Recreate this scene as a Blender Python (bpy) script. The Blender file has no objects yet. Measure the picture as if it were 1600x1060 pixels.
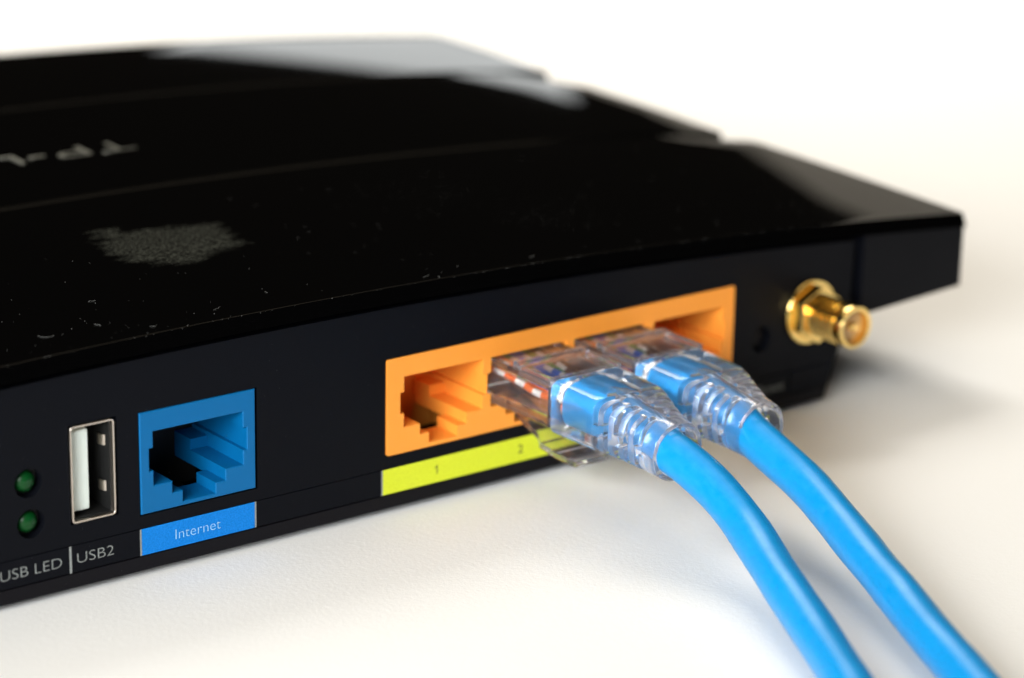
import bpy, bmesh, math, random
from mathutils import Vector, Matrix, geometry, noise

sc = bpy.context.scene
S = 0.001                      # everything below is written in millimetres
random.seed(7)

# ------------------------------------------------------------------ camera
cam_d = bpy.data.cameras.new('camera')
cam = bpy.data.objects.new('camera', cam_d)
sc.collection.objects.link(cam)
sc.camera = cam
RIGHT = Vector((0.792618, -0.609430, 0.018766))
DOWN = Vector((-0.171496, -0.252370, -0.952312))
FWD = Vector((0.585103, 0.751601, -0.304548))
POS = Vector((-154.039, -270.012, 128.855)) * S
cam.matrix_world = Matrix(((RIGHT.x, -DOWN.x, -FWD.x, POS.x),
                           (RIGHT.y, -DOWN.y, -FWD.y, POS.y),
                           (RIGHT.z, -DOWN.z, -FWD.z, POS.z), (0, 0, 0, 1)))
cam_d.sensor_width = 36
cam_d.lens = 96.2
cam_d.clip_start = 0.005
cam_d.clip_end = 50
cam_d.dof.use_dof = True
cam_d.dof.focus_distance = 0.336
cam_d.dof.aperture_fstop = 15.0

# ------------------------------------------------------------------ light
w = bpy.data.worlds.new('World')
sc.world = w
w.use_nodes = True
w.node_tree.nodes['Background'].inputs[0].default_value = (1.0, 0.86, 0.68, 1)
w.node_tree.nodes['Background'].inputs[1].default_value = 0.007


def area(name, loc, target, sx, sy, power, color, spread=180):
    d = bpy.data.lights.new(name, 'AREA')
    d.shape = 'RECTANGLE'
    d.size, d.size_y = sx * S, sy * S
    d.energy = power
    d.color = color
    d.spread = math.radians(spread)
    o = bpy.data.objects.new(name, d)
    sc.collection.objects.link(o)
    o.location = Vector(loc) * S
    o.rotation_euler = (Vector(target) - Vector(loc)).to_track_quat('-Z', 'Y').to_euler()
    return o


area('window_light', (-385, -265, 190), (15, -40, 0), 330, 240, 0.88, (0.96, 0.99, 1.0), 66)
area('back_light', (330, 480, 560), (330, 330, 0), 420, 300, 1.85, (1.0, 0.97, 0.91), 95)
area('room_light', (170, 40, 900), (150, 30, 0), 1250, 1250, 4.4, (1.0, 0.84, 0.61), 180)
# far window, low above the table, mirrored in the top step of the lid
area('far_window_light', (100 + 885, 100 + 1211, 30 + 129), (100, 100, 30), 330, 205, 0.27, (0.97, 1.0, 0.99), 180)

vs = sc.view_settings
vs.view_transform = 'Standard'
vs.look = 'None'
vs.exposure = 0.0
vs.gamma = 1.0
vs.use_curve_mapping = False
sc.render.engine = 'CYCLES'
cy = sc.cycles
cy.max_bounces = 18
cy.transmission_bounces = 16
cy.glossy_bounces = 8
cy.diffuse_bounces = 5
cy.transparent_max_bounces = 12
cy.blur_glossy = 0.3
cy.sample_clamp_indirect = 30.0
cy.use_denoising = True
try:
    cy.denoiser = 'OPENIMAGEDENOISE'
except Exception:
    pass

# ------------------------------------------------------------------ materials


def mat(name, color, rough=0.4, metal=0.0, trans=0.0, ior=1.5, spec=0.5, bump=0.0, bscale=4000.0,
        coat=0.0, vary=0.0, vscale=60.0, sss=0.0):
    m = bpy.data.materials.new(name)
    m.use_nodes = True
    nt = m.node_tree
    b = nt.nodes['Principled BSDF']
    b.inputs['Base Color'].default_value = (*color, 1)
    b.inputs['Roughness'].default_value = rough
    b.inputs['Metallic'].default_value = metal
    b.inputs['Transmission Weight'].default_value = trans
    b.inputs['IOR'].default_value = ior
    b.inputs['Specular IOR Level'].default_value = spec
    b.inputs['Coat Weight'].default_value = coat
    if sss:
        b.inputs['Subsurface Weight'].default_value = sss
        b.inputs['Subsurface Radius'].default_value = (1, 0.6, 0.4)
        b.inputs['Subsurface Scale'].default_value = 0.0008
    tc = nt.nodes.new('ShaderNodeTexCoord')
    if bump:
        n = nt.nodes.new('ShaderNodeTexNoise')
        n.inputs['Scale'].default_value = bscale
        n.inputs['Detail'].default_value = 3
        nt.links.new(tc.outputs['Object'], n.inputs['Vector'])
        bp = nt.nodes.new('ShaderNodeBump')
        bp.inputs['Strength'].default_value = bump
        bp.inputs['Distance'].default_value = 0.00008
        nt.links.new(n.outputs['Fac'], bp.inputs['Height'])
        nt.links.new(bp.outputs['Normal'], b.inputs['Normal'])
    if vary:
        n = nt.nodes.new('ShaderNodeTexNoise')
        n.inputs['Scale'].default_value = vscale
        n.inputs['Detail'].default_value = 4
        nt.links.new(tc.outputs['Object'], n.inputs['Vector'])
        r = nt.nodes.new('ShaderNodeMapRange')
        r.inputs['From Min'].default_value = 0.3
        r.inputs['From Max'].default_value = 0.7
        r.inputs['To Min'].default_value = max(0.0, rough - vary)
        r.inputs['To Max'].default_value = rough + vary
        nt.links.new(n.outputs['Fac'], r.inputs['Value'])
        nt.links.new(r.outputs['Result'], b.inputs['Roughness'])
    return m


def cloudy(m, amt):
    """milky scatter of clear plastic, plus a lavender haze painted in for reflected light"""
    nt = m.node_tree
    d = nt.nodes.new('ShaderNodeBsdfDiffuse')
    d.inputs['Color'].default_value = (0.86, 0.86, 0.94, 1)  # lavender tint stands in for window reflections on the plastic
    tr = nt.nodes.new('ShaderNodeBsdfTranslucent')
    tr.inputs['Color'].default_value = (0.82, 0.82, 0.90, 1)
    ad = nt.nodes.new('ShaderNodeMixShader')
    nt.links.new(d.outputs[0], ad.inputs[1])
    nt.links.new(tr.outputs[0], ad.inputs[2])
    mx = nt.nodes.new('ShaderNodeMixShader')
    mx.inputs[0].default_value = amt
    nt.links.new(nt.nodes['Principled BSDF'].outputs[0], mx.inputs[1])
    nt.links.new(ad.outputs[0], mx.inputs[2])
    nt.links.new(mx.outputs[0], nt.nodes['Material Output'].inputs['Surface'])
    return m


M_PANEL = mat('black_panel_plastic', (0.0027, 0.0031, 0.0050), 0.5, spec=0.08, bump=0.35, bscale=6000, vary=0.06)
M_CASE = mat('black_case_plastic', (0.0045, 0.004, 0.0055), 0.5, spec=0.12, bump=0.3, bscale=5000)
M_DARK = mat('black_plastic_and_shade', (0.004, 0.004, 0.004), 0.6)
M_BLUE = mat('blue_socket_plastic', (0.0004, 0.108, 0.29), 0.45, spec=0.2, bump=0.12, bscale=3000, vary=0.05)
M_ORANGE = mat('orange_socket_plastic', (0.88, 0.31, 0.040), 0.45, spec=0.3, bump=0.12, bscale=3000, vary=0.05, sss=0.06)
M_LBLUE = mat('blue_label_print', (0.0005, 0.17, 0.56), 0.5, spec=0.1, bump=0.5, bscale=9000)
M_LYELL = mat('yellow_green_label_print', (0.62, 0.68, 0.012), 0.5, bump=0.5, bscale=9000)
M_LGREY = mat('grey_lettering', (0.22, 0.23, 0.22), 0.6)
M_LPALE = mat('pale_blue_lettering', (0.30, 0.52, 0.70), 0.6)
M_LDARK = mat('dark_numeral', (0.05, 0.06, 0.004), 0.6)
M_STEEL = mat('nickel_shell', (0.62, 0.55, 0.48), 0.28, metal=1.0)
M_WHITE = mat('white_tongue_plastic', (0.72, 0.78, 0.72), 0.4)
M_GREEN = mat('green_led_lens', (0.001, 0.042, 0.007), 0.33, spec=0.25)
M_GOLD = mat('gold_plating', (1.0, 0.72, 0.26), 0.16, metal=1.0, bump=0.15, bscale=2500)
M_PTFE = mat('amber_insulator', (0.42, 0.26, 0.12), 0.5)
M_SILVER = mat('silver_letter_foil', (0.13, 0.126, 0.10), 0.4, metal=0.5)
M_CABLE = mat('blue_cable_jacket', (0.0008, 0.265, 0.63), 0.33, spec=0.3, bump=0.06, bscale=1800, vary=0.04, vscale=200)
M_CLEAR = cloudy(mat('clear_polycarbonate', (0.97, 0.97, 1.0), 0.025, trans=1.0, ior=1.5, bump=0.05, bscale=500), 0.035)
M_CLEAR2 = cloudy(mat('clear_soft_boot', (0.95, 0.955, 1.0), 0.05, trans=1.0, ior=1.47, bump=0.04, bscale=500), 0.065)
M_DUST = mat('pale_dust', (0.22, 0.22, 0.21), 0.9)
WIRE = {n: mat('wire_' + n, c, 0.45) for n, c in dict(
    orange=(0.85, 0.16, 0.02), white=(0.8, 0.78, 0.72), green=(0.03, 0.3, 0.06),
    blue=(0.02, 0.12, 0.6), brown=(0.16, 0.06, 0.02)).items()}


def lid_material():
    """glossy black lacquer with dull rubbed patches and fine dust"""
    m = mat('glossy_black_lid', (0.0008, 0.0008, 0.0009), 0.03, spec=0.5)
    nt = m.node_tree
    b = nt.nodes['Principled BSDF']
    L = nt.links.new

    def math_(op, a, b_=None, clamp=False):
        n = nt.nodes.new('ShaderNodeMath')
        n.operation = op
        n.use_clamp = clamp
        for i, v in enumerate((a, b_)):
            if v is None:
                continue
            if isinstance(v, (int, float)):
                n.inputs[i].default_value = v
            else:
                L(v, n.inputs[i])
        return n.outputs[0]
    geo = nt.nodes.new('ShaderNodeNewGeometry')
    nz = nt.nodes.new('ShaderNodeTexNoise')
    nz.inputs['Scale'].default_value = 330
    nz.inputs['Detail'].default_value = 6
    nz.inputs['Roughness'].default_value = 0.7
    st = nt.nodes.new('ShaderNodeMapping')
    st.inputs['Rotation'].default_value = (0, 0, math.radians(28))
    st.inputs['Scale'].default_value = (0.5, 1.6, 1)
    L(geo.outputs['Position'], st.inputs['Vector'])
    L(st.outputs['Vector'], nz.inputs['Vector'])
    sep = nt.nodes.new('ShaderNodeSeparateXYZ')
    L(geo.outputs['Position'], sep.inputs[0])
    nfac = math_('SUBTRACT', nz.outputs['Fac'], 0.5)
    # one rubbed residue patch: a rough seven-sided outline (mm) with frayed edges
    poly = [(12.6, 24.6), (15.6, 20.9), (22.0, 19.9), (31.0, 23.6), (32.6, 34.4), (21.5, 37.2), (13.4, 34.4)]
    dist = None
    for (x0, y0), (x1, y1) in zip(poly, poly[1:] + poly[:1]):
        ln = math.hypot(x1 - x0, y1 - y0)
        nx, ny = (y1 - y0) / ln, -(x1 - x0) / ln
        e_ = math_('ADD', math_('MULTIPLY', math_('SUBTRACT', sep.outputs[0], x0 * S), nx),
                   math_('MULTIPLY', math_('SUBTRACT', sep.outputs[1], y0 * S), ny))
        dist = e_ if dist is None else math_('MAXIMUM', dist, e_)
    dx = math_('SUBTRACT', sep.outputs[0], 17.4 * S)
    dy = math_('SUBTRACT', sep.outputs[1], 36.4 * S)
    tab = math_('SUBTRACT', math_('SQRT', math_('ADD', math_('MULTIPLY', dx, dx), math_('MULTIPLY', dy, dy))), 2.9 * S)
    dist = math_('MINIMUM', dist, tab)
    dist = math_('ADD', dist, math_('MULTIPLY', nfac, 9 * S))
    total = math_('MULTIPLY', dist, -450.0, clamp=True)
    fine = nt.nodes.new('ShaderNodeTexNoise')
    fine.inputs['Scale'].default_value = 2600
    fine.inputs['Detail'].default_value = 3
    L(geo.outputs['Position'], fine.inputs['Vector'])
    grain = math_('MULTIPLY', math_('SUBTRACT', fine.outputs['Fac'], 0.36), 3.0, clamp=True)
    mask = math_('MULTIPLY', total, grain)
    dif = nt.nodes.new('ShaderNodeBsdfDiffuse')
    dif.inputs['Color'].default_value = (0.05, 0.052, 0.043, 1)
    mix = nt.nodes.new('ShaderNodeMixShader')
    L(mask, mix.inputs[0])
    L(b.outputs[0], mix.inputs[1])
    L(dif.outputs[0], mix.inputs[2])
    L(mix.outputs[0], nt.nodes['Material Output'].inputs['Surface'])
    return m


M_LID = lid_material()


def paper_material():
    m = mat('white_paper', (0.86, 0.85, 0.83), 0.75, spec=0.2)
    nt = m.node_tree
    b = nt.nodes['Principled BSDF']
    g = nt.nodes.new('ShaderNodeNewGeometry')
    n = nt.nodes.new('ShaderNodeTexNoise')
    n.inputs['Scale'].default_value = 1500
    n.inputs['Detail'].default_value = 5
    n.inputs['Roughness'].default_value = 0.65
    nt.links.new(g.outputs['Position'], n.inputs['Vector'])
    bp = nt.nodes.new('ShaderNodeBump')
    bp.inputs['Strength'].default_value = 0.4
    bp.inputs['Distance'].default_value = 0.00012
    nt.links.new(n.outputs['Fac'], bp.inputs['Height'])
    nt.links.new(bp.outputs['Normal'], b.inputs['Normal'])
    return m


M_PAPER = paper_material()


def speckle(m, lo, hi, scale):
    """uneven ink coverage"""
    nt = m.node_tree
    b = nt.nodes['Principled BSDF']
    c = b.inputs['Base Color'].default_value[:3]
    g = nt.nodes.new('ShaderNodeNewGeometry')
    n = nt.nodes.new('ShaderNodeTexNoise')
    n.inputs['Scale'].default_value = scale
    n.inputs['Detail'].default_value = 4
    nt.links.new(g.outputs['Position'], n.inputs['Vector'])
    rp = nt.nodes.new('ShaderNodeValToRGB')
    rp.color_ramp.elements[0].position = 0.3
    rp.color_ramp.elements[1].position = 0.7
    rp.color_ramp.elements[0].color = (*[q * lo for q in c], 1)
    rp.color_ramp.elements[1].color = (*[min(1.0, q * hi + 0.01) for q in c], 1)
    nt.links.new(n.outputs['Fac'], rp.inputs['Fac'])
    nt.links.new(rp.outputs['Color'], b.inputs['Base Color'])


speckle(M_LBLUE, 0.86, 1.16, 5200)
speckle(M_LYELL, 0.93, 1.06, 4200)
speckle(M_LGREY, 0.75, 1.2, 5200)
speckle(M_CABLE, 0.97, 1.03, 900)

# ------------------------------------------------------------------ mesh helpers
BASE = Vector((0, 0, 0))       # base point of the thing being built (mm)


def link(name, me, m, parent=None):
    o = bpy.data.objects.new(name, me)
    sc.collection.objects.link(o)
    if m:
        me.materials.append(m)
    o.parent = parent
    if parent is None:
        o.location = BASE * S
    return o


def from_bm(name, bm, m, parent=None, smooth=False, bevel=0, seg=2, ang=35, auto=None, front=None):
    bmesh.ops.recalc_face_normals(bm, faces=bm.faces)
    if bevel:
        es = [e for e in bm.edges if len(e.link_faces) == 2 and e.calc_face_angle(0) > math.radians(ang)
              and (front is None or all(abs(v.co.y - front) < 1e-4 for v in e.verts))]
        bmesh.ops.bevel(bm, geom=es, offset=bevel, segments=seg, profile=0.6, affect='EDGES', clamp_overlap=True)
    me = bpy.data.meshes.new(name)
    for v in bm.verts:
        v.co = (v.co - BASE) * S
    bm.to_mesh(me)
    bm.free()
    if smooth:
        me.shade_smooth()
        if auto:
            me.set_sharp_from_angle(angle=math.radians(auto))
    return link(name, me, m, parent)


def empty(name, loc, label, cat, group=None):
    global BASE
    BASE = Vector(loc)
    o = bpy.data.objects.new(name, None)
    sc.collection.objects.link(o)
    o.location = BASE * S
    o.empty_display_size = 0.01
    o['label'] = label
    o['category'] = cat
    if group:
        o['group'] = group
    return o


def add_box(bm, x0, x1, y0, y1, z0, z1):
    v = [bm.verts.new(p) for p in ((x0, y0, z0), (x1, y0, z0), (x1, y1, z0), (x0, y1, z0),
                                   (x0, y0, z1), (x1, y0, z1), (x1, y1, z1), (x0, y1, z1))]
    for f in ((0, 3, 2, 1), (4, 5, 6, 7), (0, 1, 5, 4), (1, 2, 6, 5), (2, 3, 7, 6), (3, 0, 4, 7)):
        bm.faces.new([v[i] for i in f])


def box(name, dims, m, parent, bevel=0, seg=2):
    bm = bmesh.new()
    add_box(bm, *dims)
    return from_bm(name, bm, m, parent, bevel=bevel, seg=seg)


def add_plate(bm, outer, holes, y0, y1, caps=True):
    """polygon in x-z (with holes) pushed from y0 to y1"""
    loops = [outer] + list(holes)
    flat = [p for lp in loops for p in lp]
    tris = geometry.tessellate_polygon([[Vector((x, z, 0)) for x, z in lp] for lp in loops])
    fa = [bm.verts.new((x, y0, z)) for x, z in flat]
    fb = [bm.verts.new((x, y1, z)) for x, z in flat]
    for t in tris:
        if len(set(t)) < 3:
            continue
        try:
            bm.faces.new([fa[i] for i in t])
            bm.faces.new([fb[i] for i in reversed(t)])
        except ValueError:
            pass
    k = 0
    for lp in loops:
        n = len(lp)
        for i in range(n):
            a, b = k + i, k + (i + 1) % n
            bm.faces.new((fa[a], fa[b], fb[b], fb[a]))
        k += n


def plate(name, outer, holes, y0, y1, m, parent, bevel=0, seg=2, front=None):
    bm = bmesh.new()
    add_plate(bm, outer, holes, y0, y1)
    return from_bm(name, bm, m, parent, bevel=bevel, seg=seg, front=front)


def rect(x0, x1, z0, z1):
    return [(x0, z0), (x1, z0), (x1, z1), (x0, z1)]


def rrect(x0, x1, z0, z1, r, n=5):
    out = []
    for cx, cz, a0 in ((x1 - r, z0 + r, -90), (x1 - r, z1 - r, 0), (x0 + r, z1 - r, 90), (x0 + r, z0 + r, 180)):
        for i in range(n + 1):
            a = math.radians(a0 + 90 * i / n)
            out.append((cx + r * math.cos(a), cz + r * math.sin(a)))
    return out


def circ(cx, cz, r, n=40, a0=0.0):
    return [(cx + r * math.cos(a0 + 2 * math.pi * i / n), cz + r * math.sin(a0 + 2 * math.pi * i / n)) for i in range(n)]


def lathe(name, cx, cz, prof, m, parent, n=48, smooth=True, auto=30):
    """prof: (y, r) pairs revolved about an axis running along y"""
    bm = bmesh.new()
    rings = []
    for y, r in prof:
        if r < 1e-6:
            rings.append([bm.verts.new((cx, y, cz))])
        else:
            rings.append([bm.verts.new((cx + r * math.cos(2 * math.pi * i / n), y, cz + r * math.sin(2 * math.pi * i / n))) for i in range(n)])
    for a, b in zip(rings, rings[1:]):
        for i in range(n):
            j = (i + 1) % n
            if len(a) == 1 and len(b) == 1:
                continue
            if len(a) == 1:
                bm.faces.new((a[0], b[i], b[j]))
            elif len(b) == 1:
                bm.faces.new((a[i], a[j], b[0]))
            else:
                bm.faces.new((a[i], a[j], b[j], b[i]))
    return from_bm(name, bm, m, parent, smooth=smooth, auto=auto)


def catmull(pts, n):
    out = []
    P = [Vector(p) for p in pts]
    P = [P[0] * 2 - P[1]] + P + [P[-1] * 2 - P[-2]]
    for i in range(1, len(P) - 2):
        for k in range(n):
            t = k / n
            a, b, c, d = P[i - 1:i + 3]
            out.append(0.5 * ((2 * b) + (c - a) * t + (2 * a - 5 * b + 4 * c - d) * t * t + (3 * b - a - 3 * c + d) * t ** 3))
    out.append(P[-2])
    return out


def add_tube(bm, path, radius, n=12):
    rings = []
    up = Vector((0, 0, 1))
    for i, p in enumerate(path):
        t = (path[min(i + 1, len(path) - 1)] - path[max(i - 1, 0)]).normalized()
        s = t.cross(up).normalized()
        u = s.cross(t)
        ring = []
        for k in range(n):
            a = 2 * math.pi * k / n
            r = radius(i, a) if callable(radius) else (radius, radius)
            ring.append(bm.verts.new(p + s * (r[0] * math.cos(a)) + u * (r[1] * math.sin(a))))
        rings.append(ring)
    for a, b in zip(rings, rings[1:]):
        for i in range(n):
            j = (i + 1) % n
            bm.faces.new((a[i], a[j], b[j], b[i]))
    bm.faces.new(rings[0])
    bm.faces.new(list(reversed(rings[-1])))


def text_mesh(s, extrude=0.0, thin=-0.016):
    c = bpy.data.curves.new('t', 'FONT')
    c.body = s
    c.size = 1.0
    c.extrude = extrude
    c.offset = thin
    c.resolution_u = 6
    o = bpy.data.objects.new('t', c)
    sc.collection.objects.link(o)
    bpy.context.view_layer.update()
    me = bpy.data.meshes.new_from_object(o.evaluated_get(bpy.context.evaluated_depsgraph_get()))
    bpy.data.objects.remove(o)
    bpy.data.curves.remove(c)
    return me


def text(name, s, x0, x1, z0, z1, y, m, parent, thin=-0.016):
    """flat print on a panel that faces -y, stretched to the given box"""
    me = text_mesh(s, thin=thin)
    xs = [v.co.x for v in me.vertices]
    ys = [v.co.y for v in me.vertices]
    a, b, c, d = min(xs), max(xs), min(ys), max(ys)
    for v in me.vertices:
        p = Vector((x0 + (v.co.x - a) / (b - a) * (x1 - x0), y, z0 + (v.co.y - c) / (d - c) * (z1 - z0)))
        v.co = (p - BASE) * S
    me.name = name
    return link(name, me, m, parent)


# ------------------------------------------------------------------ table: white paper, far edge curled up unseen, added for the lid's brown sheen
TABLE_Z = -0.9


def build_table():
    global BASE
    BASE = Vector((0, 0, 0))
    bm = bmesh.new()
    d = Vector((0.615, 0.789))          # direction the sheet runs away from the viewer
    e = Vector((d.y, -d.x))
    prof = [(-900, 0), (-300, 0), (100, 0), (400, 0), (700, 0), (1000, 0)]
    R = 130
    for i in range(1, 13):
        a = math.radians(75 * i / 12)
        prof.append((1000 + R * math.sin(a), R * (1 - math.cos(a))))
    t, z = prof[-1]
    prof.append((t + 50, z + 170))
    ss = (-900, -300, 0, 60, 100, 130, 160, 190, 220, 260, 320, 500, 900)
    rows = []
    for t, z in prof:
        rows.append([bm.verts.new((d.x * t + e.x * s, d.y * t + e.y * s,
                                   TABLE_Z + z * min(1.0, max(0.0, (s - 30) / 260.0)))) for s in ss])
    for a, b in zip(rows, rows[1:]):
        for i in range(len(ss) - 1):
            bm.faces.new((a[i], a[i + 1], b[i + 1], b[i]))
    o = from_bm('table', bm, M_PAPER, None, smooth=True)
    o['kind'] = 'structure'
    o['label'] = 'white paper covered table top under the router'
    return o


build_table()

# ------------------------------------------------------------------ router
XC, KA = 18.5, 0.000402
XL, XR = -103.5, 140.5


def arch(x):
    return KA * (x - XC) ** 2


router = empty('wireless_router', (18.5, 75, 0), 'black wireless router with stepped glossy lid, rear sockets facing the viewer', 'router')


def interp(tab, y):
    if y <= tab[0][0]:
        return tab[0][1]
    for (a, va), (b, vb) in zip(tab, tab[1:]):
        if y <= b:
            return va + (vb - va) * (y - a) / (b - a)
    return tab[-1][1]


def lid_tier(prof, name, ends):
    """prof: closed (y, z) outline, swept across x with the arch subtracted"""
    bm = bmesh.new()
    N = 72
    rows = []
    for i in range(N + 1):
        x = XL + (XR - XL) * i / N
        rows.append([bm.verts.new((x, y, z - arch(x) - interp(ends, y) * ((x - XC) / 122.0) ** 24)) for y, z in prof])
    n = len(prof)
    for a, b in zip(rows, rows[1:]):
        for i in range(n):
            j = (i + 1) % n
            bm.faces.new((a[i], a[j], b[j], b[i]))
    bm.faces.new(rows[0])
    bm.faces.new(list(reversed(rows[-1])))
    return from_bm(name, bm, M_LID, router, smooth=True, auto=28)


def ramp(y0, y1, n, f):
    return [(y0 + (y1 - y0) * i / n, f(y0 + (y1 - y0) * i / n)) for i in range(n + 1)]


def lip(y, zb, zt, ch=0.05):
    k = (zt - zb) * 0.36
    return [(y + 0.32, zb), (y + 0.18 - k, zb + 0.1), (y + 0.3, zt - ch), (y + 0.3 + ch, zt - 0.1 * ch)]


t1 = lip(-0.55, 28.0, 30.05) + ramp(-0.1, 58, 30, lambda y: 30.05 + 0.041 * y - 0.00017 * y * y) + [(58, 27.5), (0.4, 27.6)]
t2 = lip(53.6, 29.0, 31.95, 0.03) + ramp(54.0, 103, 26, lambda y: 31.95 + 0.0355 * (y - 54)) + [(103, 28.0), (54.2, 28.6)]
t3 = lip(99.5, 30.4, 33.7, 0.03) + ramp(99.9, 159, 40, lambda y: 33.7 + 0.018 * (y - 99.9) - 0.00026 * (y - 99.9) ** 2 - 0.0055 * max(0.0, y - 128) ** 2) + [(159, 26), (100.2, 28.5)]
tier1 = lid_tier(t1, 'lid_tier', [(0, 0), (45, 0), (48, .3), (51, 1.1), (54, 2.2)])
tier2 = lid_tier(t2, 'lid_tier', [(53.8, .5), (72, .4), (88, .6), (93, 1.0), (97, 1.8), (100, 2.8)])
tier3 = lid_tier(t3, 'lid_tier', [(99.7, .6), (117, 0), (131, -.2), (137, 0), (160, 1)])

# lower case behind the rear panel
NX = 40
pxs = [-81.6 + (118.6 + 81.6) * i / NX for i in range(NX + 1)]


def outline(top, inset=0.0, zb=0.0):
    pts = [(-77 + inset, zb), (114 - inset, zb), (118.1 - inset, 11.9)]
    pts += [(x, top - arch(x)) for x in reversed([min(max(x, -81.6 + inset), 118.6 - inset) for x in pxs])]
    pts += [(-81.1 + inset, 11.9)]
    return pts


case_o = outline(27.45, 0.25, 0.15)
plate('lower_case', case_o, [rect(-70, 108, 2.0, 21.5)], 1.6, 18, M_CASE, router)
bm = bmesh.new()
add_plate(bm, case_o, [], 18, 150)
from_bm('lower_case', bm, M_DARK, router)

# rear panel with its openings
BLUE = (0.0, 16.28, 7.26, 20.24)
ORNG = (36.05, 95.3, 7.26, 20.24)
USB = (-9.4, -3.5, 8.25, 20.4)
LEDS = ((-14.9, 14.55), (-14.75, 9.45))
RESET = (100.9, 11.3)
SMA = (109.9, 14.0)
top_pts = [(x, 27.15 - arch(x)) for x in reversed(pxs)]
upper = [(-79.2, 5.5), (115.85, 5.5), (118.1, 11.9)] + top_pts + [(-81.1, 11.9)]
holes = [rect(BLUE[0] - .12, BLUE[1] + .35, BLUE[2] - .18, BLUE[3] + .08),
         rrect(ORNG[0] - .15, ORNG[1] + .15, ORNG[2] - .2, ORNG[3] + .08, .3, 3),
         rect(USB[0] - .12, USB[1] + .45, USB[2] - .2, USB[3] + .12),
         circ(*LEDS[0], 1.8), circ(*LEDS[1], 1.8), circ(*RESET, 1.9)]
rear = plate('rear_panel', upper, holes, 0, 1.6, M_PANEL, router, bevel=0.07, seg=1)
strip_o = [(-78.2, 1.95), (106.9, 1.95), (106.9, 5.38), (-79.1, 5.38)]
strip = plate('label_strip', strip_o, [], 0.06, 1.6, M_PANEL, router, bevel=0.04, seg=1)
plate('rear_panel', [(107.05, 1.95), (114.6, 1.95), (115.8, 5.38), (107.05, 5.38)], [], 0.0, 1.6, M_PANEL, router, bevel=0.05, seg=1)
plate('base_band', [(-76.4, 0.0), (113.9, 0.0), (114.55, 1.83), (-78.1, 1.83)], [], 0.0, 1.6, M_CASE, router, bevel=0.1, seg=2)

# wings at both ends
for sgn in (1, -1):
    X = (lambda x: x) if sgn == 1 else (lambda x: 2 * XC - x)
    xs = [119.75 + (140.45 - 119.75) * i / 8 for i in range(9)]
    pts = [(X(119.75), 11.75), (X(140.45), 12.9)] + [(X(x), 27.95 - arch(x)) for x in reversed(xs)]
    plate('end_wing', pts, [], -0.7, 158, M_PANEL, router, bevel=0.12)
for fx in (-60, 98):
    for fy in (14, 138):
        lathe_prof = None
        bm = bmesh.new()
        bmesh.ops.create_cone(bm, cap_ends=True, segments=24, radius1=5, radius2=5.5, depth=1.0,
                              matrix=Matrix.Translation((fx, fy, -0.4)))
        from_bm('rubber_foot', bm, M_DARK, router, bevel=0.15)

# ---- network sockets


def socket_hole(cx):
    r = [(2.3, 7.8), (2.3, 9.2), (3.75, 9.2), (3.75, 10.7), (6.33, 10.7), (6.33, 12.6), (6.9, 12.6), (6.9, 15.5),
         (6.33, 15.5), (6.33, 17.6)]
    return [(cx + x, z) for x, z in r] + [(cx - x, z) for x, z in reversed(r)]


def socket_inner(parent, cx, m, half):
    """walls, shelves and dark throat behind the front plate of one socket"""
    bm = bmesh.new()
    for s in (1, -1):
        a = lambda x: cx + s * x

        def bx(x0, x1, *q):
            add_box(bm, min(a(x0), a(x1)), max(a(x0), a(x1)), *q)
        bx(6.9, half - 0.02, 4.4, 13, 7.4, 20)             # outer wall
        bx(6.33, 6.90, 4.4, 12, 15.5, 17.7)                # upper rail
        bx(6.33, 6.90, 4.4, 12, 10.2, 12.6)                # lower rail
        bx(3.75, 6.33, 4.4, 12, 8.8, 10.7)                 # shelf
        bx(3.75, 6.33, 8.2, 12, 10.7, 12.1)                # stop block on the shelf
    add_box(bm, cx - 6.33, cx + 6.33, 4.4, 13, 17.6, 20)   # roof
    o = from_bm('socket_walls', bm, m, parent)
    box('socket_back', (cx - 6.8, cx + 6.8, 12.02, 13.4, 5.0, 17.7), M_DARK if m is M_BLUE else m, parent)  # blue socket's back wall blackened for deep shade; orange keeps its own colour
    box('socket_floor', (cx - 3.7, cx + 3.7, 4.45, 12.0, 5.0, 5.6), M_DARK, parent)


CB = 8.16
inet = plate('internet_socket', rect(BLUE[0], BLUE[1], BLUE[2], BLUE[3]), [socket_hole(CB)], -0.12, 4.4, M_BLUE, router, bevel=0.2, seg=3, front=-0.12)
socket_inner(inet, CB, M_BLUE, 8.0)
PORTS = [45.03 + 13.97 * k for k in range(4)]
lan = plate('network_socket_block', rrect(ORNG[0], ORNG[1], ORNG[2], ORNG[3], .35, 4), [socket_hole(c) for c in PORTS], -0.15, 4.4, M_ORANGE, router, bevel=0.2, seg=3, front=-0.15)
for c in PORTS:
    socket_inner(lan, c, M_ORANGE, 6.97)

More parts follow.
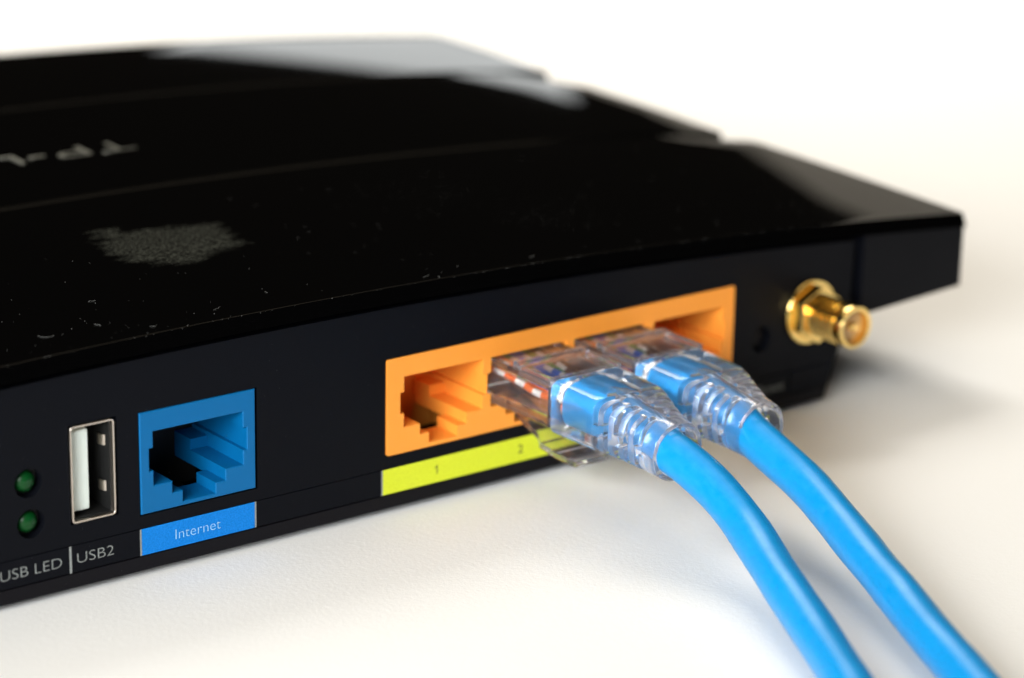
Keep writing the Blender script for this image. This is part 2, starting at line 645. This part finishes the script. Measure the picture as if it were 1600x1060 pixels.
# ---- USB socket
usb = plate('usb_socket', rrect(USB[0], USB[1], USB[2], USB[3], .45), [rrect(USB[0] + .22, USB[1] - .22, USB[2] + .22, USB[3] - .22, .3)], -0.25, 12, M_STEEL, router, bevel=0.05, seg=1)
bm = bmesh.new()
add_box(bm, -8.55, -6.3, 1.1, 11, 9.15, 19.3)
from_bm('tongue', bm, M_WHITE, usb, bevel=0.25, seg=3)
box('socket_back', (-9.1, -3.8, 7.0, 7.6, 8.6, 20.1), M_DARK, usb)
for z0 in (16.7, 10.9):
    bm = bmesh.new()
    pth = [(-3.85, 3.4), (-4.3, 2.6), (-4.45, 2.1), (-4.25, 1.4), (-4.0, 1.2)]
    va = [[bm.verts.new((x + o_, y, z)) for x, y in pth for o_ in (0,)] for z in (z0, z0 + 1.3)]
    vb = [[bm.verts.new((x + 0.18, y, z)) for x, y in pth] for z in (z0, z0 + 1.3)]
    for q in (va, vb):
        for i in range(len(pth) - 1):
            bm.faces.new((q[0][i], q[0][i + 1], q[1][i + 1], q[1][i]))
    from_bm('spring_tab', bm, M_STEEL, usb, smooth=True)
bm = bmesh.new()
add_box(bm, -3.9, -3.73, 0.35, 6.9, 8.6, 20.05)
add_box(bm, -9.1, -3.92, 0.35, 6.9, 8.5, 8.62)
add_box(bm, -9.15, -9.03, 0.35, 6.9, 8.64, 20.0)
from_bm('shade_liner', bm, M_DARK, usb)  # dark sheets added over the steel walls to deepen the shade inside

# ---- LED lenses in their recesses
for lx, lz in LEDS:
    lens = lathe('led_lens', lx - 0.05, lz + 0.02, [(0.15 + 0.9 * (1 - math.cos(a)), 1.32 * math.sin(a)) for a in [math.radians(q) for q in range(0, 91, 9)]] + [(1.9, 1.34), (1.9, 0)], M_GREEN, router, n=40, auto=60)
    box('led_well', (lx - 2.1, lx + 2.1, 1.62, 2.2, lz - 2.1, lz + 2.1), M_DARK, lens)

# ---- reset button
rb = lathe('reset_button', RESET[0], RESET[1], [(0.95, 0), (0.95, 1.2), (1.05, 1.45), (1.7, 1.5), (1.7, 0)], M_CASE, router)
box('button_well', (RESET[0] - 2, RESET[0] + 2, 1.75, 2.3, RESET[1] - 2, RESET[1] + 2), M_DARK, rb)

# ---- antenna connector
ax, az = SMA
prof = [(-0.02, 0), (-0.02, 4.5), (-0.1, 4.75), (-0.62, 4.75), (-0.78, 4.6), (-0.8, 0)]
ant = lathe('antenna_connector', ax, az, prof, M_GOLD, router, n=56)
bm = bmesh.new()
add_plate(bm, circ(ax, az, 4.25, 6, math.radians(28)), [], -0.82, -2.7)
from_bm('hex_nut', bm, M_GOLD, ant, bevel=0.3, seg=3)
prof = [(-2.5, 0), (-2.5, 2.7)]
y = -2.72
while y > -7.2:
    prof += [(y - 0.08, 3.02), (y - 0.14, 3.1), (y - 0.42, 3.1), (y - 0.48, 3.02), (y - 0.62, 2.45), (y - 0.66, 2.45)]
    y -= 0.74
prof += [(-8.0, 2.72), (-8.05, 3.0), (-8.2, 3.08), (-9.5, 3.08), (-9.68, 2.98), (-9.7, 2.75), (-9.6, 2.45), (-7.2, 2.4), (-7.1, 0)]
lathe('threaded_barrel', ax, az, prof, M_GOLD, ant, n=56)
lathe('insulator', ax, az, [(-7.15, 0), (-7.15, 2.38), (-8.4, 2.38), (-8.45, 2.2), (-8.45, 0)], M_PTFE, ant)
lathe('centre_pin', ax, az, [(-8.4, 0), (-8.4, 0.62), (-9.1, 0.62), (-9.3, 0.4), (-9.35, 0.0)], M_GOLD, ant, n=24)

# ---- printed labels and lettering on the strip
YP = 0.055
bl = plate('blue_label', rect(0.05, 16.15, 1.96, 5.37), [], YP - 0.02, YP + 0.03, M_LBLUE, strip)
for xx in (-0.2, 16.17):
    plate('label_edge_line', rect(xx, xx + 0.22, 1.96, 5.37), [], YP - 0.022, YP + 0.03, M_LGREY, strip)
text('lettering', 'Internet', 4.75, 11.2, 3.02, 4.28, YP - 0.03, M_LPALE, bl)
yl = plate('yellow_label', rect(35.62, 95.4, 1.96, 5.37), [], YP - 0.02, YP + 0.03, M_LYELL, strip)
plate('label_edge_line', rect(35.38, 35.6, 1.96, 5.37), [], YP - 0.022, YP + 0.03, M_LGREY, strip)
for k, c in enumerate((44.1, 58.0, 72.0, 86.0)):
    wd = 0.28 if k == 0 else 0.42
    if k == 0:
        one = [(.05, 0), (.19, 0), (.19, 1.22), (.08, 1.22), (.02, 1.08), (-.12, .96), (-.22, .91), (-.22, .78), (-.06, .85), (.05, .93)]
        plate('numeral', [(c + x * 1.15, 3.12 + z) for x, z in one], [], YP - 0.026, YP + 0.0, M_LDARK, yl)
    else:
        text('numeral', str(k + 1), c - wd, c + wd, 3.12, 4.34, YP - 0.03, M_LDARK, yl, thin=0.006)
plate('divider_line', rect(-9.82, -9.54, 1.96, 5.37), [], YP - 0.022, YP + 0.03, M_LGREY, strip)
text('lettering', 'USB LED', -18.95, -10.85, 3.02, 4.3, YP - 0.01, M_LGREY, strip)
text('lettering', 'USB2', -8.78, -3.82, 3.02, 4.3, YP - 0.01, M_LGREY, strip)
text('lettering', 'Reset', 100.6, 105.8, 3.0, 4.25, YP - 0.01, M_LGREY, strip)

# ---- raised maker's lettering on the middle tier, reading from the front of the router


def top_letter(ch, cx, wd):
    me = text_mesh(ch, 0.02)
    xs = [v.co.x for v in me.vertices]
    ys = [v.co.y for v in me.vertices]
    a, b, c, d = min(xs), max(xs), min(ys), max(ys)
    hh = (4.3 if ch != '-' else 0.7)
    y_far = 76.0 if ch != '-' else 74.2
    for v in me.vertices:
        x = cx + wd / 2 - (v.co.x - a) / (b - a) * wd
        yy = y_far - (v.co.y - c) / (d - c) * hh
        z = 31.95 + (yy - 54.0) * 0.0355 - arch(x) + 0.10 + v.co.z * 2
        v.co = (Vector((x, yy, z)) - BASE) * S
    me.name = 'letter'
    return link('letter', me, M_SILVER, tier2)


for ch, cx, wd in (('T', 38.9, 5.6), ('P', 31.9, 5.0), ('-', 26.4, 2.6), ('L', 21.6, 4.0), ('I', 17.6, 1.0), ('N', 12.6, 5.2), ('K', 5.8, 5.2)):
    top_letter(ch, cx, wd)

# ------------------------------------------------------------------ network cables


def sec(cx, cz, hx, hz, p, n):
    out = []
    for k in range(n):
        a = 2 * math.pi * k / n + math.pi / 2
        c, s = math.cos(a), math.sin(a)
        q = (abs(c) ** p + abs(s) ** p) ** (-1 / p)
        out.append((cx + hx * q * c, cz + hz * q * s))
    return out


def boot_at(y):
    """dx, centre z, half width, half height, squareness along the boot"""
    T = [(-12.2, 0, 14.0, 5.95, 3.6, 9), (-13.0, 0, 14.0, 6.0, 3.62, 9), (-20.4, 0, 13.85, 5.85, 3.55, 7),
         (-21.6, .08, 13.7, 5.65, 3.55, 5.5), (-24, .25, 13.05, 5.05, 3.55, 3.6), (-27, .55, 12.25, 4.3, 3.62, 2.6),
         (-29.4, .85, 11.75, 4.0, 3.75, 2.2)]
    if y >= T[0][0]:
        return T[0][1:]
    for a, b in zip(T, T[1:]):
        if y >= b[0]:
            t = (y - a[0]) / (b[0] - a[0])
            return tuple(p + (q - p) * t for p, q in zip(a[1:], b[1:]))
    return T[-1][1:]


def build_boot(cx, parent):
    n = 64
    slots = [(-20.7, -21.4, 1), (-22.2, -22.85, 2), (-23.65, -24.3, 1), (-25.05, -25.65, 2), (-26.4, -27.0, 1)]
    ys = [-12.2, -12.6, -14, -16, -18, -19.5, -20.4]
    for a, b, _ in slots:
        ys += [a + .12, a, b, b - .12]
    ys += [-27.6, -28.4, -29.1, -29.4]
    ys = sorted(set(ys), reverse=True)

    def cut(y0, y1, k):
        for a, b, ty in slots:
            if abs(y0 - a) < 1e-6 and abs(y1 - b) < 1e-6:
                q = k % (n // 2)          # 0 at top centre, n/4 at the side, n/2 at bottom centre
                if ty == 1:
                    return 3 <= q < 15 or 19 <= q < 30
                return 5 <= q < 27
        return False
    bm = bmesh.new()
    th = 0.75
    O, I = [], []
    for y in ys:
        dx, cz, hx, hz, p = boot_at(y)
        O.append([bm.verts.new((x, y, z)) for x, z in sec(cx + dx, cz, hx, hz, p, n)])
        f = max(0.0, min(1.0, (-18.5 - y) / 2.2))
        ri = 2.35 + 0.75 * f + 0.3 * max(0.0, min(1.0, (-26.5 - y) / 2.5))
        I.append([bm.verts.new((x, y, z)) for x, z in sec(cx + dx * (0.2 + 0.8 * f), cz + 0.1 * (1 - f), ri, min(ri, hz - 0.5), 2.0, n)])
    for r in range(len(ys) - 1):
        for k in range(n):
            j = (k + 1) % n
            if cut(ys[r], ys[r + 1], k):
                continue
            bm.faces.new((O[r][k], O[r][j], O[r + 1][j], O[r + 1][k]))
            bm.faces.new((I[r][k], I[r + 1][k], I[r + 1][j], I[r][j]))
            for (r0, k0, r1, k1, nr, nk) in ((r, k, r + 1, k, r, k - 1), (r + 1, j, r, j, r, k + 1)):
                if cut(ys[r], ys[r + 1], nk % n):
                    bm.faces.new((O[r0][k0], O[r1][k1], I[r1][k1], I[r0][k0]))
            if r > 0 and cut(ys[r - 1], ys[r], k):
                bm.faces.new((O[r][k], O[r][j], I[r][j], I[r][k]))
            if r < len(ys) - 2 and cut(ys[r + 1], ys[r + 2], k):
                bm.faces.new((O[r + 1][k], O[r + 1][j], I[r + 1][j], I[r + 1][k]))
    for k in range(n):
        j = (k + 1) % n
        bm.faces.new((O[0][k], O[0][j], I[0][j], I[0][k]))
        bm.faces.new((O[-1][k], O[-1][j], I[-1][j], I[-1][k]))
    o = from_bm('strain_relief_boot', bm, M_CLEAR2, parent, smooth=True, auto=60, bevel=0.09, seg=2, ang=50)
    # open frame in front of the boot that reaches over the plug
    bm = bmesh.new()
    add_box(bm, cx - 5.9, cx + 5.9, -5.4, -4.0, 17.0, 18.1)
    from_bm('hood_bar', bm, M_CLEAR2, o, bevel=0.35, seg=3)
    for s in (1, -1):
        x0, x1 = sorted((cx + s * 5.15, cx + s * 5.95))
        bm = bmesh.new()
        add_box(bm, x0, x1, -12.1, -5.45, 16.6, 17.85)
        from_bm('hood_rail', bm, M_CLEAR2, o, bevel=0.2, seg=3)
    box('hood_cross_piece', (cx - 5.1, cx + 5.1, -12.1, -10.9, 16.9, 17.6), M_CLEAR2, o, bevel=0.2, seg=3)
    return o


CABLE_PATHS = []


def network_cable(port, pts, label):
    cx = PORTS[port]
    root = empty('network_cable', (cx, -30, TABLE_Z), label, 'cable', 'blue network cables with clear plugs')
    # jacket
    path = catmull([(cx, -12.8, 13.9), (cx + .05, -17, 13.8), (cx + .1, -22, 13.1), (cx + .1, -26.5, 12.2)] + pts, 14)
    for _ in range(60):                       # even out the run of the cable
        path = [p if i < 44 or i == len(path) - 1 else (path[i - 1] + p * 2 + path[i + 1]) / 4 for i, p in enumerate(path)]
    acc = [0.0]
    for a, b in zip(path, path[1:]):
        acc.append(acc[-1] + (b - a).length)

    def rad(i, a):
        s = acc[i]
        k = 1 + 0.012 * math.cos(2 * (a - 2 * math.pi * s / 34 + port)) + 0.008 * math.sin(s * 0.53 + port * 2)
        k += 0.012 * noise.noise(Vector((s * 0.21 + port * 9, math.cos(a), math.sin(a))))
        f = max(0.0, min(1.0, (14 - s) / 9))      # squeezed flat where the plug grips it
        return (2.68 * k * (1 + 0.10 * f), 2.68 * k * (1 - 0.02 * f))
    CABLE_PATHS.append(path)
    bm = bmesh.new()
    add_tube(bm, path, rad, 40)
    from_bm('jacket', bm, M_CABLE, root, smooth=True, auto=50)
    # clear plug body: hollow block open at the back
    bm = bmesh.new()
    add_plate(bm, rrect(cx - 5.84, cx + 5.84, 11.0, 17.3, .3, 3), [rrect(cx - 4.9, cx + 4.9, 12.2, 16.2, .3, 3)], -11.6, 4.0)
    plug = from_bm('plug_body', bm, M_CLEAR, root, bevel=0.12, seg=2)
    bm = bmesh.new()
    add_box(bm, cx - 5.8, cx + 5.8, 4.05, 10.5, 11.0, 17.3)
    from_bm('plug_nose', bm, M_CLEAR, root, bevel=0.25)
    # latch below the plug
    bm = bmesh.new()
    prof = [(8.0, 10.9), (5.0, 9.9), (0.0, 8.9), (-4.5, 7.3), (-6.0, 6.75), (-9.5, 6.4), (-13.6, 6.3)]
    rows = []
    for i, (yy, zz) in enumerate(prof):
        hw = (2.2, 1.7, 1.6, 1.7, 2.6, 2.7, 2.7)[i]
        rows.append([bm.verts.new(p) for p in ((cx - hw, yy, zz), (cx + hw, yy, zz), (cx + hw, yy, zz - .8), (cx - hw, yy, zz - .8))])
    for a, b in zip(rows, rows[1:]):
        for i in range(4):
            bm.faces.new((a[i], a[(i + 1) % 4], b[(i + 1) % 4], b[i]))
    bm.faces.new(rows[0])
    bm.faces.new(list(reversed(rows[-1])))
    from_bm('latch', bm, M_CLEAR, plug, bevel=0.12)
    # eight coloured wires
    order = ('white', 'orange', 'white', 'blue', 'white', 'green', 'white', 'brown')
    stripe = {0: 'orange', 2: 'green', 4: 'blue', 6: 'brown'}
    for k, col in enumerate(order):
        x = cx + (k - 3.5) * 1.05
        pth = catmull([(x, 3.8, 15.2), (x, -3, 14.8), (cx + (k - 3.5) * 0.95, -8, 14.1 + 0.5 * math.sin(k * 2)), (cx + (k - 3.5) * 0.7, -12.7, 14 + 0.9 * math.cos(k * 2.2))], 6)
        bm = bmesh.new()
        add_tube(bm, pth, 0.48, 10)
        wo = from_bm('wire', bm, WIRE[col], root, smooth=True, auto=50)
        if k in stripe:
            bm = bmesh.new()
            for a in range(0, len(pth) - 3, 4):
                add_tube(bm, pth[a:a + 3], 0.50, 10)
            from_bm('wire_stripe', bm, WIRE[stripe[k]], wo, smooth=True, auto=50)
    build_boot(cx, root)
    return root


network_cable(1, [(59.05, -30.7, 11.6), (59.63, -35.91, 9.7), (58.84, -41.13, 8.0), (57.73, -45.93, 6.4), (52.72, -57.52, 4.4),
                  (48.31, -67.8, 3.2), (45.16, -74.0, 2.8), (36, -92, 2.0), (24, -120, 1.85), (8, -170, 1.85), (4, -240, 1.85), (30, -330, 1.85), (90, -430, 1.85)],
              'bright blue network cable with clear plug, nearer the yellow label numbered 2')
network_cable(2, [(72.68, -30.32, 10.8), (72.32, -39.16, 8.4), (70.66, -45.61, 6.8), (68.69, -51.65, 5.6), (63.52, -64.51, 4.2),
                  (58.9, -75.26, 3.2), (55.9, -82.59, 2.8), (47, -103, 2.0), (38, -128, 1.85), (26, -175, 1.85), (26, -240, 1.85), (55, -325, 1.85), (115, -420, 1.85)],
              'bright blue network cable with clear plug, nearer the gold antenna connector')

# ------------------------------------------------------------------ dust on lid and rear panel


def lid_z(x, y):
    for (a, za), (b, zb) in zip(t1[4:], t1[5:]):
        if a <= y <= b:
            return za + (zb - za) * (y - a) / max(b - a, 1e-6) - arch(x)
    return 30 - arch(x)


def build_dust():
    global BASE
    BASE = Vector((18.5, 20, 0))
    bm = bmesh.new()

    def fleck(p, r):
        m_ = Matrix.Translation(p) @ Matrix.Rotation(random.uniform(0, 6.3), 4, 'Z') @ Matrix.Diagonal((r, r * random.uniform(.4, 1), r * .5, 1))
        bmesh.ops.create_icosphere(bm, subdivisions=1, radius=1, matrix=m_)
    for _ in range(120):
        x, y = random.uniform(-25, 120), random.uniform(0, 46)
        fleck(Vector((x, y, lid_z(x, y) + .02)), random.uniform(.02, .055))
    for _ in range(26):
        x, y = random.gauss(-2, 9), abs(random.gauss(0, 6))
        fleck(Vector((x, y, lid_z(x, y) + .02)), random.uniform(.02, .06))
    for cx_, cy_, sx_, sy_ in ((65, 33, 6, 5), (77, 18, 4, 4)):    # two thin smears of dust
        for _ in range(90):
            x, y = random.gauss(cx_, sx_), min(50, max(2, random.gauss(cy_, sy_)))
            fleck(Vector((x, y, lid_z(x, y) + .01)), random.uniform(.012, .035))
    for _ in range(90):                       # along the rear edge
        x = random.uniform(-20, 115)
        fleck(Vector((x, -0.4 + random.uniform(-.12, .2), 30.0 - arch(x))), random.uniform(.02, .06))
    for _ in range(150):                      # on the rear panel
        x, z = random.uniform(-19, 100), random.uniform(0.5, 26)
        fleck(Vector((x, -0.02, z)), random.uniform(.015, .045))
    for path in CABLE_PATHS:                  # a few on the cable jackets
        for _ in range(34):
            i = random.randrange(58, 150)
            t = (path[i + 1] - path[i - 1]).normalized()
            sd = t.cross(Vector((0, 0, 1))).normalized()
            a = random.uniform(0.3, 2.9)
            fleck(path[i] + (sd * math.cos(a) + sd.cross(t) * math.sin(a)) * 2.7, random.uniform(.02, .05))
    for (x, y, L_) in ((-10, 7, 2.2), (-2, 5, 1.0), (3, 2.4, 1.2), (1, 14, .9), (12, 3, 1.4), (42, 1.2, 1.3), (45, .5, 1.1), (-14, 11, 1.5), (22, 6, .8), (60, 2, 1.0)):
        a = random.uniform(0, 6.3)
        pts = []
        for q in range(4):
            a += random.uniform(-.2, 1.1)
            x += math.cos(a) * L_ / 3
            y = max(0.1, y + math.sin(a) * L_ / 3)
            pts.append((x, y, lid_z(x, y) + .05 + .05 * (q % 2)))
        add_tube(bm, catmull(pts, 5), 0.013, 5)
    o = from_bm('dust', bm, M_DUST, None)
    o['kind'] = 'stuff'
    o['label'] = 'pale dust flecks and lint scattered over the black router'
    return o


build_dust()
